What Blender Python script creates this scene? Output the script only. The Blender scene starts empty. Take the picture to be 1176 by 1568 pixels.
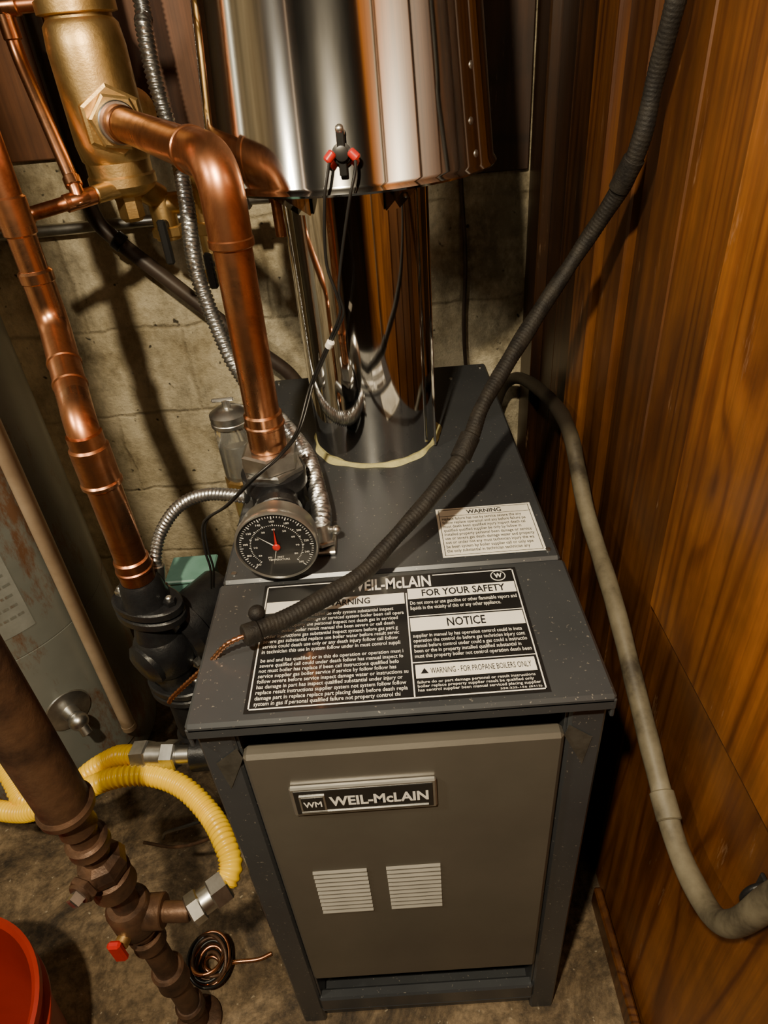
import bpy, math, random
from mathutils import Vector, Matrix
random.seed(4)
V=Vector
col=bpy.context.scene.collection

# ------------------------------------------------------------ materials
def newmat(name):
    m=bpy.data.materials.new(name); m.use_nodes=True
    nt=m.node_tree; b=nt.nodes['Principled BSDF']
    return m,nt,b
def nd(nt,t,**k):
    n=nt.nodes.new(t)
    for a,v in k.items(): setattr(n,a,v)
    return n
def math_(nt,op,a,b=None,c=None):
    n=nd(nt,'ShaderNodeMath',operation=op)
    for i,x in enumerate((a,b,c)):
        if x is None: continue
        if isinstance(x,(int,float)): n.inputs[i].default_value=x
        else: nt.links.new(x,n.inputs[i])
    return n.outputs[0]
def noise(nt,scale,detail=4,rough=.55,mscale=(1,1,1),dist=0):
    tc=nd(nt,'ShaderNodeTexCoord'); mp=nd(nt,'ShaderNodeMapping'); mp.inputs['Scale'].default_value=mscale
    n=nd(nt,'ShaderNodeTexNoise'); n.inputs['Scale'].default_value=scale; n.inputs['Detail'].default_value=detail
    n.inputs['Roughness'].default_value=rough; n.inputs['Distortion'].default_value=dist
    nt.links.new(tc.outputs['Object'],mp.inputs[0]); nt.links.new(mp.outputs[0],n.inputs['Vector'])
    return n
def ramp(nt,src,stops):
    r=nd(nt,'ShaderNodeValToRGB'); e=r.color_ramp.elements
    while len(e)<len(stops): e.new(.5)
    for i,(p,c) in enumerate(stops):
        e[i].position=p; e[i].color=(c[0],c[1],c[2],1) if not isinstance(c,(int,float)) else (c,c,c,1)
    nt.links.new(src,r.inputs[0]); return r
def mix(nt,f,a,b,mode='MIX'):
    m=nd(nt,'ShaderNodeMix',data_type='RGBA',blend_type=mode)
    for s,x in ((0,f),(6,a),(7,b)):
        if isinstance(x,(int,float)): m.inputs[s].default_value=x
        elif isinstance(x,tuple): m.inputs[s].default_value=(*x,1)
        else: nt.links.new(x,m.inputs[s])
    return m.outputs[2]
def bump(nt,b,src,strength=.2,dist=.002):
    bp=nd(nt,'ShaderNodeBump'); bp.inputs['Strength'].default_value=strength; bp.inputs['Distance'].default_value=dist
    nt.links.new(src,bp.inputs['Height']); nt.links.new(bp.outputs[0],b.inputs['Normal'])
def simple(name,c1,c2=None,rough=.5,metal=0,scale=20,spread=(.35,.65),rr=None,bmp=0,mscale=(1,1,1),coat=0,bscale=None,spec=None):
    m,nt,b=newmat(name)
    b.inputs['Metallic'].default_value=metal; b.inputs['Roughness'].default_value=rough
    if spec is not None: b.inputs['Specular IOR Level'].default_value=spec
    if coat: b.inputs['Coat Weight'].default_value=coat; b.inputs['Coat Roughness'].default_value=.08
    c2=c2 or tuple(x*.8 for x in c1)
    n=noise(nt,scale,5,.6,mscale)
    r=ramp(nt,n.outputs['Fac'],[(spread[0],c2),(spread[1],c1)])
    nt.links.new(r.outputs[0],b.inputs['Base Color'])
    if rr:
        r2=ramp(nt,n.outputs['Fac'],[(.3,rr[1]),(.7,rr[0])]); nt.links.new(r2.outputs[0],b.inputs['Roughness'])
    if bmp:
        n2=noise(nt,bscale or scale*3,4,.6,mscale); bump(nt,b,n2.outputs['Fac'],bmp)
    return m
M={}
M['steel']=simple('polished_steel',(.74,.73,.71),(.60,.59,.57),rough=.1,metal=1,scale=5,rr=(.04,.10),mscale=(1,1,.35))
M['hoodsteel']=simple('hood_steel',(.72,.71,.69),(.56,.55,.53),rough=.08,metal=1,scale=7,rr=(.05,.11),mscale=(1,1,.2))
M['zinc']=simple('zinc_plated',(.62,.62,.60),(.42,.42,.41),rough=.35,metal=1,scale=40)
M['bx']=simple('galvanized_flex',(.66,.67,.68),(.44,.45,.46),rough=.36,metal=1,scale=50)
M['brass']=simple('cast_brass',(.76,.52,.23),(.52,.34,.13),rough=.42,metal=1,scale=30,bmp=.15,bscale=250)
M['iron']=simple('black_iron',(.018,.019,.021),(.010,.010,.012),rough=.36,metal=.3,scale=30,bmp=.25,bscale=200)
M['rustiron']=simple('old_brown_iron_pipe',(.14,.075,.042),(.042,.024,.017),rough=.45,metal=.45,scale=22,bmp=.3,bscale=120)
M['black']=simple('recess_shade_black',(.006,.006,.006),rough=.8)  # near-black colour stands in for shade inside the jacket and louvers
M['blackpl']=simple('black_plastic',(.012,.012,.012),rough=.35)
M['cable']=simple('black_cloth_cable',(.018,.015,.012),(.006,.005,.005),rough=.6,scale=60,bmp=.4,bscale=400,spec=.3)
M['white']=simple('white_print',(.88,.86,.80),(.82,.80,.74),rough=.4)
M['labelblack']=simple('label_black',(.012,.012,.013),rough=.3,coat=.3)
M['cream']=simple('label_cream',(.86,.84,.76),(.80,.77,.68),rough=.4)
M['red']=simple('red_plastic',(.55,.02,.012),(.38,.012,.01),rough=.35)
M['redpaint']=simple('red_bucket_plastic',(.36,.026,.014),(.26,.016,.010),rough=.38,scale=6)
M['teal']=simple('teal_paint',(.13,.27,.235),(.09,.20,.17),rough=.45)
M['ring']=simple('furnace_cement',(.58,.54,.25),(.40,.38,.18),rough=.85,scale=60,bmp=.5,bscale=200)
M['door']=simple('door_taupe_paint',(.128,.117,.099),(.106,.097,.082),rough=.40,metal=.3,scale=6,bmp=.03,bscale=300)
M['gusset']=simple('gusset_taupe',(.10,.095,.085),(.06,.057,.05),rough=.35,metal=.4,scale=60)
M['tube']=simple('beige_plastic_tube',(.50,.38,.26),(.36,.26,.17),rough=.4,scale=12)
M['silver']=simple('badge_silver',(.60,.60,.58),rough=.3,metal=.9)
M['slat']=simple('louver_lit_taupe',(.38,.365,.33),(.33,.32,.29),rough=.35,metal=.35)  # door grey made lighter, light on the slats put into the colour
M['pex']=simple('dark_brown_pipe',(.055,.038,.028),(.03,.02,.016),rough=.45,scale=20)
M['glass']=simple('smoky_glass',(.86,.87,.84),(.78,.79,.76),rough=.06,scale=30)
M['glass'].node_tree.nodes['Principled BSDF'].inputs['Transmission Weight'].default_value=.92
def jacket():
    m,nt,b=newmat('jacket_slate_enamel')
    b.inputs['Metallic'].default_value=.4
    n=noise(nt,4,5,.6); c=ramp(nt,n.outputs['Fac'],[(.3,(.052,.057,.066)),(.7,(.074,.080,.090))])
    s=noise(nt,260,2,.5); s2=ramp(nt,s.outputs['Fac'],[(.69,0.),(.74,.55)])
    out=mix(nt,s2.outputs[0],c.outputs[0],(.40,.37,.32))
    nt.links.new(out,b.inputs['Base Color'])
    r=ramp(nt,n.outputs['Fac'],[(.3,.26),(.7,.36)]); nt.links.new(r.outputs[0],b.inputs['Roughness'])
    return m
M['jacket']=jacket()
def copper():
    m,nt,b=newmat('copper_pipe')
    b.inputs['Metallic'].default_value=1
    n=noise(nt,10,6,.7,dist=.5); c=ramp(nt,n.outputs['Fac'],[(.32,(.30,.105,.048)),(.47,(.68,.29,.14)),(.68,(.93,.50,.29))])
    n2=noise(nt,60,3,.6); o=mix(nt,.3,c.outputs[0],n2.outputs['Fac'],'MULTIPLY')
    nt.links.new(o,b.inputs['Base Color'])
    r=ramp(nt,n.outputs['Fac'],[(.3,.42),(.7,.2)]); nt.links.new(r.outputs[0],b.inputs['Roughness'])
    return m
M['copper']=copper()
def yellow():
    m,nt,b=newmat('yellow_flex_coating'); n=noise(nt,25)
    c=ramp(nt,n.outputs['Fac'],[(.3,(.88,.52,.0)),(.7,(1.,.66,.0))]); nt.links.new(c.outputs[0],b.inputs['Base Color']); b.inputs['Roughness'].default_value=.32
    return m
M['yellow']=yellow()
def hosem():
    m,nt,b=newmat('dirty_rubber_hose'); n=noise(nt,12,6,.65)
    c=ramp(nt,n.outputs['Fac'],[(.36,(.04,.032,.022)),(.5,(.13,.112,.076)),(.7,(.21,.185,.13))])
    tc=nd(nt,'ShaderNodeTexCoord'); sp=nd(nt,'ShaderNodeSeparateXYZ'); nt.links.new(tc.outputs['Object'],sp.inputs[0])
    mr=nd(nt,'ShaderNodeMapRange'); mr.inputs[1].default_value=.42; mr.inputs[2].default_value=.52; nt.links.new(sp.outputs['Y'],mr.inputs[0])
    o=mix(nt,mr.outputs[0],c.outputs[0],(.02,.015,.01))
    nt.links.new(o,b.inputs['Base Color']); b.inputs['Roughness'].default_value=.55
    bump(nt,b,n.outputs['Fac'],.3); return m
M['hose']=hosem()
def wood(name,dark,mid,light,freq=10,sy=6,sz=.8,rough=.42,sx=6,coat=.15,fib=.75,knots=(),fade=(.3,.9)):
    m,nt,b=newmat(name)
    at=nd(nt,'ShaderNodeAttribute',attribute_name='tint')
    tc=nd(nt,'ShaderNodeTexCoord'); mp=nd(nt,'ShaderNodeMapping'); mp.inputs['Scale'].default_value=(sx,sy,sz)
    ad=nd(nt,'ShaderNodeVectorMath',operation='ADD'); sc=nd(nt,'ShaderNodeVectorMath',operation='SCALE'); sc.inputs['Scale'].default_value=7.3
    cv=nd(nt,'ShaderNodeCombineXYZ')
    for i in range(3): nt.links.new(at.outputs['Fac'],cv.inputs[i])
    nt.links.new(cv.outputs[0],sc.inputs[0]); nt.links.new(tc.outputs['Object'],mp.inputs[0])
    nt.links.new(mp.outputs[0],ad.inputs[0]); nt.links.new(sc.outputs[0],ad.inputs[1])
    n=nd(nt,'ShaderNodeTexNoise'); n.inputs['Scale'].default_value=1; n.inputs['Detail'].default_value=1.2; n.inputs['Roughness'].default_value=.4
    nt.links.new(ad.outputs[0],n.inputs['Vector'])
    fb=noise(nt,1,3,.6,(25,25,3))
    su=math_(nt,'MULTIPLY_ADD',fb.outputs['Fac'],.035,n.outputs['Fac'])
    core=None
    if knots:
        sp=nd(nt,'ShaderNodeSeparateXYZ'); nt.links.new(tc.outputs['Object'],sp.inputs[0])
        for (ky,kz,amp) in knots:
            dy=math_(nt,'MULTIPLY',math_(nt,'SUBTRACT',sp.outputs['Y'],ky),38.); dz=math_(nt,'MULTIPLY',math_(nt,'SUBTRACT',sp.outputs['Z'],kz),12.)
            d2=math_(nt,'ADD',math_(nt,'MULTIPLY',dy,dy),math_(nt,'MULTIPLY',dz,dz))
            g_=math_(nt,'DIVIDE',amp,math_(nt,'ADD',math_(nt,'MULTIPLY',d2,d2),1.))
            su=math_(nt,'ADD',su,g_)
            c_=math_(nt,'MULTIPLY',math_(nt,'EXPONENT',math_(nt,'MULTIPLY',d2,-14.)),.85)
            core=c_ if core is None else math_(nt,'MAXIMUM',core,c_)
    si=math_(nt,'SINE',math_(nt,'MULTIPLY',su,freq*6.28))
    ma=nd(nt,'ShaderNodeMapRange'); ma.inputs[1].default_value=-1; ma.inputs[2].default_value=1; nt.links.new(si,ma.inputs[0])
    r=ramp(nt,ma.outputs[0],[(0.,dark),(.25,mid),(1.,light)])
    fd=noise(nt,1.7,3,.6,(1,1,.6)); fdr=ramp(nt,fd.outputs['Fac'],[(.38,fade[0]),(.62,fade[1])])
    o=mix(nt,fdr.outputs[0],mid,r.outputs[0])
    f=noise(nt,1,6,.7,(90,90,2.5)); fr=ramp(nt,f.outputs['Fac'],[(.32,.45),(.62,1.)])
    o=mix(nt,fib,o,fr.outputs[0],'MULTIPLY')
    g=noise(nt,2.6,6,.65,(1,1,.6)); gr=ramp(nt,g.outputs['Fac'],[(.36,.34),(.6,1.)])
    o=mix(nt,.9,o,gr.outputs[0],'MULTIPLY')
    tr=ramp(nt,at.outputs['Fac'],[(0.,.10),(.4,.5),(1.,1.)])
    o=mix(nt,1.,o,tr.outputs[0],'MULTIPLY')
    if core is not None: o=mix(nt,core,o,(.05,.015,.004))
    s=noise(nt,1,6,.75,(34,34,5)); sr=ramp(nt,s.outputs['Fac'],[(.62,0.),(.71,.4)]); o=mix(nt,sr.outputs[0],o,(.40,.25,.14))
    nt.links.new(o,b.inputs['Base Color']); b.inputs['Roughness'].default_value=rough
    b.inputs['Coat Weight'].default_value=coat; b.inputs['Coat Roughness'].default_value=.3
    bump(nt,b,f.outputs['Fac'],.25,.001)
    return m
M['wood']=wood('varnished_pine',(.15,.040,.007),(.37,.122,.020),(.50,.180,.032),freq=12,sy=9,sz=.5,knots=((.131,.905,.10),(.29,.524,.07),(-.03,.44,.08),(.60,.9,.06)))
M['plywood']=wood('dark_plywood',(.11,.042,.016),(.22,.085,.032),(.26,.10,.04),freq=5,sy=3,sz=5,sx=1.0,rough=.6,coat=0)
M['darkwood']=wood('dark_stained_wood',(.030,.014,.007),(.05,.024,.010),(.07,.033,.014),rough=.8,coat=0)
def blockwall():
    m,nt,b=newmat('painted_block_wall')
    n=noise(nt,7,9,.74); c=ramp(nt,n.outputs['Fac'],[(.30,(.20,.15,.08)),(.42,(.53,.45,.29)),(.58,(.86,.76,.54))])
    tc=nd(nt,'ShaderNodeTexCoord'); mp=nd(nt,'ShaderNodeMapping'); mp.inputs['Rotation'].default_value=(math.radians(90),0,0)
    nt.links.new(tc.outputs['Object'],mp.inputs[0])
    nz=noise(nt,10,4)
    br=nd(nt,'ShaderNodeTexBrick'); br.inputs['Scale'].default_value=1; br.inputs['Brick Width'].default_value=.4; br.inputs['Row Height'].default_value=.2
    br.inputs['Mortar Size'].default_value=.007; br.inputs['Mortar Smooth'].default_value=1.
    ad=nd(nt,'ShaderNodeVectorMath',operation='ADD'); sc=nd(nt,'ShaderNodeVectorMath',operation='SCALE'); sc.inputs['Scale'].default_value=.03
    nt.links.new(nz.outputs['Color'],sc.inputs[0]); nt.links.new(mp.outputs[0],ad.inputs[0]); nt.links.new(sc.outputs[0],ad.inputs[1])
    nt.links.new(ad.outputs[0],br.inputs['Vector'])
    inv=math_(nt,'SUBTRACT',1.,br.outputs['Fac'])
    gm=noise(nt,2.6,7,.75,(1,1,.6)); gmr=ramp(nt,gm.outputs['Fac'],[(.40,.34),(.55,1.)])
    o=mix(nt,1.,c.outputs[0],gmr.outputs[0],'MULTIPLY')
    mv=noise(nt,5,2); mvr=ramp(nt,mv.outputs['Fac'],[(.45,.1),(.6,.5)])
    fac=math_(nt,'MULTIPLY',br.outputs['Fac'],mvr.outputs[0])
    o=mix(nt,fac,o,(.20,.155,.085))
    p=noise(nt,42,2,.5); pr=ramp(nt,p.outputs['Fac'],[(.28,.12),(.33,1.)]); o=mix(nt,1.,o,pr.outputs[0],'MULTIPLY')
    nt.links.new(o,b.inputs['Base Color']); b.inputs['Roughness'].default_value=.75
    f=noise(nt,80,7,.75)
    h=math_(nt,'MULTIPLY_ADD',f.outputs['Fac'],.9,math_(nt,'MULTIPLY',inv,.5))
    h=math_(nt,'ADD',h,n.outputs['Fac'])
    bump(nt,b,h,1.,.007)
    return m
M['block']=blockwall()
def floorm():
    m,nt,b=newmat('stained_concrete_floor')
    n=noise(nt,6,9,.78,dist=.8); c=ramp(nt,n.outputs['Fac'],[(.36,(.028,.018,.010)),(.48,(.12,.082,.045)),(.62,(.27,.195,.115))])
    g=noise(nt,55,6,.75); gr=ramp(nt,g.outputs['Fac'],[(.38,.35),(.58,1.)])
    o=mix(nt,.85,c.outputs[0],gr.outputs[0],'MULTIPLY')
    w=noise(nt,95,2,.5); wr=ramp(nt,w.outputs['Fac'],[(.70,0.),(.74,.6)]); o=mix(nt,wr.outputs[0],o,(.42,.36,.26))
    nt.links.new(o,b.inputs['Base Color']); b.inputs['Roughness'].default_value=.7
    bump(nt,b,g.outputs['Fac'],.6,.003); return m
M['floor']=floorm()
def tankm():
    m,nt,b=newmat('grey_tank_enamel')
    n=noise(nt,3,5,.6); c=ramp(nt,n.outputs['Fac'],[(.3,(.13,.14,.125)),(.7,(.22,.23,.21))])
    s=noise(nt,7,8,.8,(1,1,.35)); s2=ramp(nt,s.outputs['Fac'],[(.51,0.),(.60,.9)])
    o=mix(nt,s2.outputs[0],c.outputs[0],(.14,.062,.027)); nt.links.new(o,b.inputs['Base Color'])
    b.inputs['Roughness'].default_value=.33; b.inputs['Metallic'].default_value=.2; return m
M['tank']=tankm()
M['sticker']=simple('faded_sticker',(.23,.24,.225),(.15,.16,.145),rough=.5,scale=14)

# ------------------------------------------------------------ groups + builders
G={'all':[]}
class Grp:
    def __init__(s,name):
        s.name=name; s.obs=[]; G['all'].append(s)
def add(name,me,mat,grp,smooth=True,ang=35,base=0):
    o=bpy.data.objects.new(name,me); col.objects.link(o)
    if mat: me.materials.append(M[mat])
    if smooth:
        for p in me.polygons: p.use_smooth=True
        try: me.set_sharp_from_angle(angle=math.radians(ang))
        except Exception: pass
    if grp: grp.obs.append(o)
    return o
def mesh(verts,faces,name='m'):
    me=bpy.data.meshes.new(name); me.from_pydata([tuple(v) for v in verts],[],faces); me.update(); return me
def basis(ax):
    ax=V(ax).normalized(); h=V((0,0,1)) if abs(ax.z)<.9 else V((1,0,0))
    x=h.cross(ax).normalized(); y=ax.cross(x).normalized(); return x,y,ax
def rev(name,o,ax,prof,mat,grp,seg=40,flat=False,sx=1,sy=1,rot=0):
    x,y,z=basis(ax); o=V(o); vs=[];fs=[]
    for (d,r) in prof:
        for i in range(seg):
            a=2*math.pi*i/seg+rot
            vs.append(o+z*d+x*math.cos(a)*r*sx+y*math.sin(a)*r*sy)
    n=len(prof)
    for k in range(n-1):
        for i in range(seg):
            j=(i+1)%seg; fs.append((k*seg+i,k*seg+j,(k+1)*seg+j,(k+1)*seg+i))
    if prof[0][1]>1e-6: fs.append(tuple(reversed(range(seg))))
    if prof[-1][1]>1e-6: fs.append(tuple((n-1)*seg+i for i in range(seg)))
    return add(name,mesh(vs,fs,name),mat,grp,not flat)
def cyl(name,p0,p1,r,mat,grp,seg=32,r2=None,bev=.0015):
    p0=V(p0);p1=V(p1);L=(p1-p0).length; r2=r if r2 is None else r2; bev=min(bev,r*.4,L*.3)
    return rev(name,p0,p1-p0,[(0,r-bev),(bev,r),(L-bev,r2),(L,r2-bev)],mat,grp,seg)
def hexn(name,p0,p1,r,mat,grp,rot=0,seg=6):
    p0=V(p0);p1=V(p1);L=(p1-p0).length;b=min(.002,L*.2)
    return rev(name,p0,p1-p0,[(0,r*.9),(b,r),(L-b,r),(L,r*.9)],mat,grp,seg,flat=True,rot=rot)
def ball(name,c,r,mat,grp,sz=1,seg=24,ax=(0,0,1)):
    pr=[(-r*sz*math.cos(math.pi*i/12),max(1e-7,r*math.sin(math.pi*i/12))) for i in range(13)]
    return rev(name,c,ax,pr,mat,grp,seg)
def box(name,lo,hi,mat,grp,bev=.0015,tint=None):
    return boxes(name,[(lo,hi,tint)],mat,grp,bev)
def boxes(name,lst,mat,grp,bev=.0015):
    vs=[];fs=[];tn=[]
    for lo,hi,t in lst:
        b=min([bev]+[(hi[i]-lo[i])*.3 for i in range(3)])
        idx={}
        for sx in (0,1):
            for sy in (0,1):
                for sz in (0,1):
                    s=(sx,sy,sz); c=[(lo,hi)[s[i]][i] for i in range(3)]; ins=[b if s[i]==0 else -b for i in range(3)]
                    for f in range(3):
                        p=[c[i]+(0 if i==f else ins[i]) for i in range(3)]
                        idx[(s,f)]=len(vs); vs.append(tuple(p)); tn.append(.8 if t is None else t)
        for f in range(3):
            a,bb=[i for i in range(3) if i!=f]
            for v in (0,1):
                q=[]
                for (m,n_) in ((0,0),(1,0),(1,1),(0,1)):
                    s=[0,0,0]; s[f]=v; s[a]=m; s[bb]=n_; q.append(idx[(tuple(s),f)])
                fs.append(q)
        for e in range(3):
            a,bb=[i for i in range(3) if i!=e]
            for m in (0,1):
                for n_ in (0,1):
                    s0=[0,0,0];s1=[0,0,0];s0[a]=s1[a]=m;s0[bb]=s1[bb]=n_;s0[e]=0;s1[e]=1
                    s0=tuple(s0);s1=tuple(s1)
                    fs.append([idx[(s0,a)],idx[(s1,a)],idx[(s1,bb)],idx[(s0,bb)]])
        for s in [(i,j,l) for i in (0,1) for j in (0,1) for l in (0,1)]:
            fs.append([idx[(s,0)],idx[(s,1)],idx[(s,2)]])
    me=mesh(vs,fs,name)
    import bmesh
    bm=bmesh.new(); bm.from_mesh(me); bmesh.ops.recalc_face_normals(bm,faces=bm.faces); bm.to_mesh(me); bm.free()
    at=me.attributes.new('tint','FLOAT','POINT')
    for i,t in enumerate(tn): at.data[i].value=t
    return add(name,me,mat,grp,False)
def quad(name,pts,mat,grp):
    return add(name,mesh(pts,[tuple(range(len(pts)))],name),mat,grp,False)
def catmull(P,n=16):
    P=[V(p) for p in P]; out=[]
    Q=[P[0]*2-P[1]]+P+[P[-1]*2-P[-2]]
    for i in range(1,len(Q)-2):
        a,b,c,d=Q[i-1],Q[i],Q[i+1],Q[i+2]
        for k in range(n):
            t=k/n; out.append(.5*((2*b)+(c-a)*t+(2*a-5*b+4*c-d)*t*t+(3*b-a-3*c+d)*t**3))
    out.append(P[-1]); return out
def fillet(P,rad,n=10):
    P=[V(p) for p in P]; out=[P[0]]
    for i in range(1,len(P)-1):
        a=(P[i-1]-P[i]); b=(P[i+1]-P[i]); r=min(rad,a.length*.49,b.length*.49); a.normalize(); b.normalize()
        p0=P[i]+a*r; p2=P[i]+b*r
        for k in range(n+1):
            t=k/n; out.append(p0*(1-t)**2+P[i]*2*t*(1-t)+p2*t*t)
    out.append(P[-1]); return out
def resample(P,ds):
    L=[0]
    for i in range(1,len(P)): L.append(L[-1]+(P[i]-P[i-1]).length)
    n=max(2,int(L[-1]/ds)); out=[]; j=0
    for k in range(n+1):
        s=L[-1]*k/n
        while j<len(P)-2 and L[j+1]<s: j+=1
        t=(s-L[j])/max(1e-9,L[j+1]-L[j]); out.append(P[j].lerp(P[j+1],min(1,max(0,t))))
    return out,L[-1]/n
def sweep(name,P,rf,mat,grp,seg=16,ds=.004):
    P,ds=resample(P,ds); N=len(P); vs=[];fs=[]
    t0=(P[1]-P[0]).normalized(); x,y,_=basis(t0)
    for k in range(N):
        t=(P[min(k+1,N-1)]-P[max(k-1,0)]).normalized()
        x=(x-t*x.dot(t)).normalized(); y=t.cross(x)
        for i in range(seg):
            a=2*math.pi*i/seg; r=rf(k*ds,a) if callable(rf) else rf
            vs.append(P[k]+x*math.cos(a)*r+y*math.sin(a)*r)
    for k in range(N-1):
        for i in range(seg):
            j=(i+1)%seg; fs.append((k*seg+i,k*seg+j,(k+1)*seg+j,(k+1)*seg+i))
    fs.append(tuple(reversed(range(seg)))); fs.append(tuple((N-1)*seg+i for i in range(seg)))
    return add(name,mesh(vs,fs,name),mat,grp,True,60)
def text(name,body,org,xd,yd,w,h,mat,grp,off=0.0,spacing=1.0,keep=False):
    cu=bpy.data.curves.new(name,'FONT'); cu.body=body; cu.size=1; cu.offset=off; cu.space_line=spacing; cu.resolution_u=2
    o=bpy.data.objects.new('tmp',cu); col.objects.link(o)
    dg=bpy.context.evaluated_depsgraph_get(); dg.update()
    me=bpy.data.meshes.new_from_object(o.evaluated_get(dg)); bpy.data.objects.remove(o)
    xs=[v.co.x for v in me.vertices]; ys=[v.co.y for v in me.vertices]
    x0,x1,y0,y1=min(xs),max(xs),min(ys),max(ys); org=V(org);xd=V(xd);yd=V(yd)
    kx=w/(x1-x0); ky=h/(y1-y0)
    if keep: kx=ky=min(kx,ky)
    for v in me.vertices:
        v.co=org+xd*((v.co.x-x0)*kx)+yd*((v.co.y-y0)*ky)
    me.materials.clear(); me.name=name
    return add(name,me,mat,grp,False)

# ------------------------------------------------------------ room
XW=.53; YB=1.0
box('floor',(-1.3,-1.9,-.05),(XW+.06,YB+.1,0),'floor',None,0)
box('ceiling',(-1.3,-1.9,2.2),(XW+.06,YB+.1,2.25),'darkwood',None,0)
box('wall_back',(-1.3,YB,0),(XW+.06,YB+.1,2.2),'block',None,0)
box('wall_left',(-1.3,-1.9,0),(-1.2,YB,2.2),'block',None,0)
box('wall_front',(-1.2,-1.9,0),(XW,-1.8,2.2),'darkwood',None,0)
L=[]
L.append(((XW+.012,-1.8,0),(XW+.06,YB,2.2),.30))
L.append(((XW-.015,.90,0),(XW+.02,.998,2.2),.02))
L.append(((XW+.004,.80,0),(XW+.03,.897,2.2),.04))  # both corner boards: low tint puts shade into the dark brown wood
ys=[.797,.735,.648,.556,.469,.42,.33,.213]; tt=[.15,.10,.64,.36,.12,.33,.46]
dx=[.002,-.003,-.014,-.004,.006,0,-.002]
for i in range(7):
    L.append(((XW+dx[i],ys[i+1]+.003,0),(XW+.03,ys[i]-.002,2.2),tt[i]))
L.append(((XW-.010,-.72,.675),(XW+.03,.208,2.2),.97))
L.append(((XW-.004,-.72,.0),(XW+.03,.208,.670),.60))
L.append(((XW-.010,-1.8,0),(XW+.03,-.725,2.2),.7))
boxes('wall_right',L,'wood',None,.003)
box('baseboard_right',(XW-.026,-1.2,0),(XW-.012,.16,.05),'wood',None,.003,.22)
boxes('trim_1',[((-1.2,YB-.016,1.145),(.02,YB-.001,2.2),.8),((.024,YB-.014,1.06),(XW-.02,YB-.001,2.2),.2)],'plywood',None,.002)
g=Grp('hook_latch')  # small dark hook latch on the wood panel
box('plate',(XW-.012,-.122,.592),(XW-.008,-.102,.632),'iron',g,.002)
sweep('hook',catmull([(XW-.010,-.112,.628),(XW-.022,-.112,.622),(XW-.026,-.112,.607),(XW-.020,-.112,.596),(XW-.010,-.112,.600)]),.0035,'iron',g,12)
g=Grp('steel_conduit')
cyl('conduit',(-1.19,YB-.022,1.02),(-.12,YB-.022,1.03),.011,'zinc',g)
g=Grp('dark_thin_cable')
sweep('cable',catmull([(.372,YB-.006,2.19),(.374,YB-.006,1.3),(.384,YB-.006,1.05),(.392,YB-.007,.9),(.388,YB-.006,.75),(.40,YB-.006,.5),(.40,YB-.006,.01)]),.0042,'pex',g,10)

# ------------------------------------------------------------ boiler
g=Grp('boiler')
W=.40;D=.779;H=.77
box('side_panel_left',(0.002,.012,.0),(.010,D-.002,H-.006),'jacket',g)
box('side_panel_right',(W-.010,.012,0),(W-.002,D-.002,H-.006),'jacket',g)
box('rear_panel',(.01,D-.01,0),(W-.01,D-.003,H-.006),'jacket',g)
box('top_panel',(0,.2,H-.012),(W,D,H),'jacket',g,.004)
box('top_hood',(-.002,-.004,H-.010),(W+.002,.1965,H+.001),'jacket',g,.004)
box('hood_lip',(-.002,-.004,H-.018),(W+.002,.0,H-.004),'jacket',g,.001)
boxes('hood_skirt',[((-.002,-.003,H-.03),(.002,.19,H-.004),None),((W-.002,-.003,H-.03),(W+.002,.19,H-.004),None)],'jacket',g,.001)
box('column_left',(.001,.006,0),(.037,.022,H-.018),'jacket',g,.003)
box('column_right',(W-.037,.006,0),(W-.001,.022,H-.018),'jacket',g,.003)
box('inner_dark',(.012,.055,.02),(W-.012,.065,H-.012),'black',g)  # black sheet painted as the shade behind the door and base opening
boxes('column_returns',[((.037,.01,.05),(.040,.05,H-.02),None),((W-.040,.01,.05),(W-.037,.05,H-.02),None)],'jacket',g,.0005)
boxes('door',[((.0405,0,.178),(W-.0405,.018,.712),None)],'door',g,.004)
boxes('base_rail',[((.036,.004,.050),(W-.036,.020,.090),None),((.036,.004,.045),(W-.036,.045,.052),None),((.036,.016,0),(W-.036,.02,.055),None)],'jacket',g,.003)
rev('knob_pull',(.19,.035,.15),(0,-1,0),[(0,.03),(.004,.03),(.005,.024)],'iron',g,24)
for nm,s in (('gusset_left',0),('gusset_right',1)):
    P=[(.012,.005,.70),(.037,.005,.722),(.040,.005,.705),(.018,.005,.655)]
    if s: P=[(W-p[0],p[1],p[2]) for p in P][::-1]
    quad(nm,P,'gusset',g)
for x in (.056,.344): rev('door_clip_%d'%int(x*1000),(x,.03,.730),(0,-1,0),[(0,.007),(.008,.007),(.009,.004)],'jacket',g,12)
for (x,y) in ((.012,.215),(.388,.215),(.012,.76),(.388,.76),(.33,.72)):
    rev('top_screw_%d_%d'%(x*1000,y*1000),(x,y,H),(0,0,1),[(0,.0035),(.0015,.0032),(.002,.001)],'zinc',g,12)
box('nameplate',(.079,-.005,.612),(.231,.001,.661),'silver',g,.002)
box('nameplate_field',(.083,-.0058,.616),(.227,-.004,.657),'labelblack',g,.0005)
boxes('nameplate_logo',[((.088,-.0072,.623),(.115,-.005,.650),None)],'silver',g,.0005)
box('nameplate_logo_field',(.090,-.0078,.625),(.113,-.006,.648),'labelblack',g,.0003)
text('nameplate_mark','WM',(.092,-.0082,.632),(1,0,0),(0,0,1),.019,.010,'white',g,.02)
text('nameplate_text','WEIL-McLAIN',(.119,-.0064,.629),(1,0,0),(0,0,1),.103,.017,'white',g,.03)
box('nameplate_strip',(.088,-.0068,.619),(.222,-.005,.6205),'silver',g,.0002)
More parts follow.
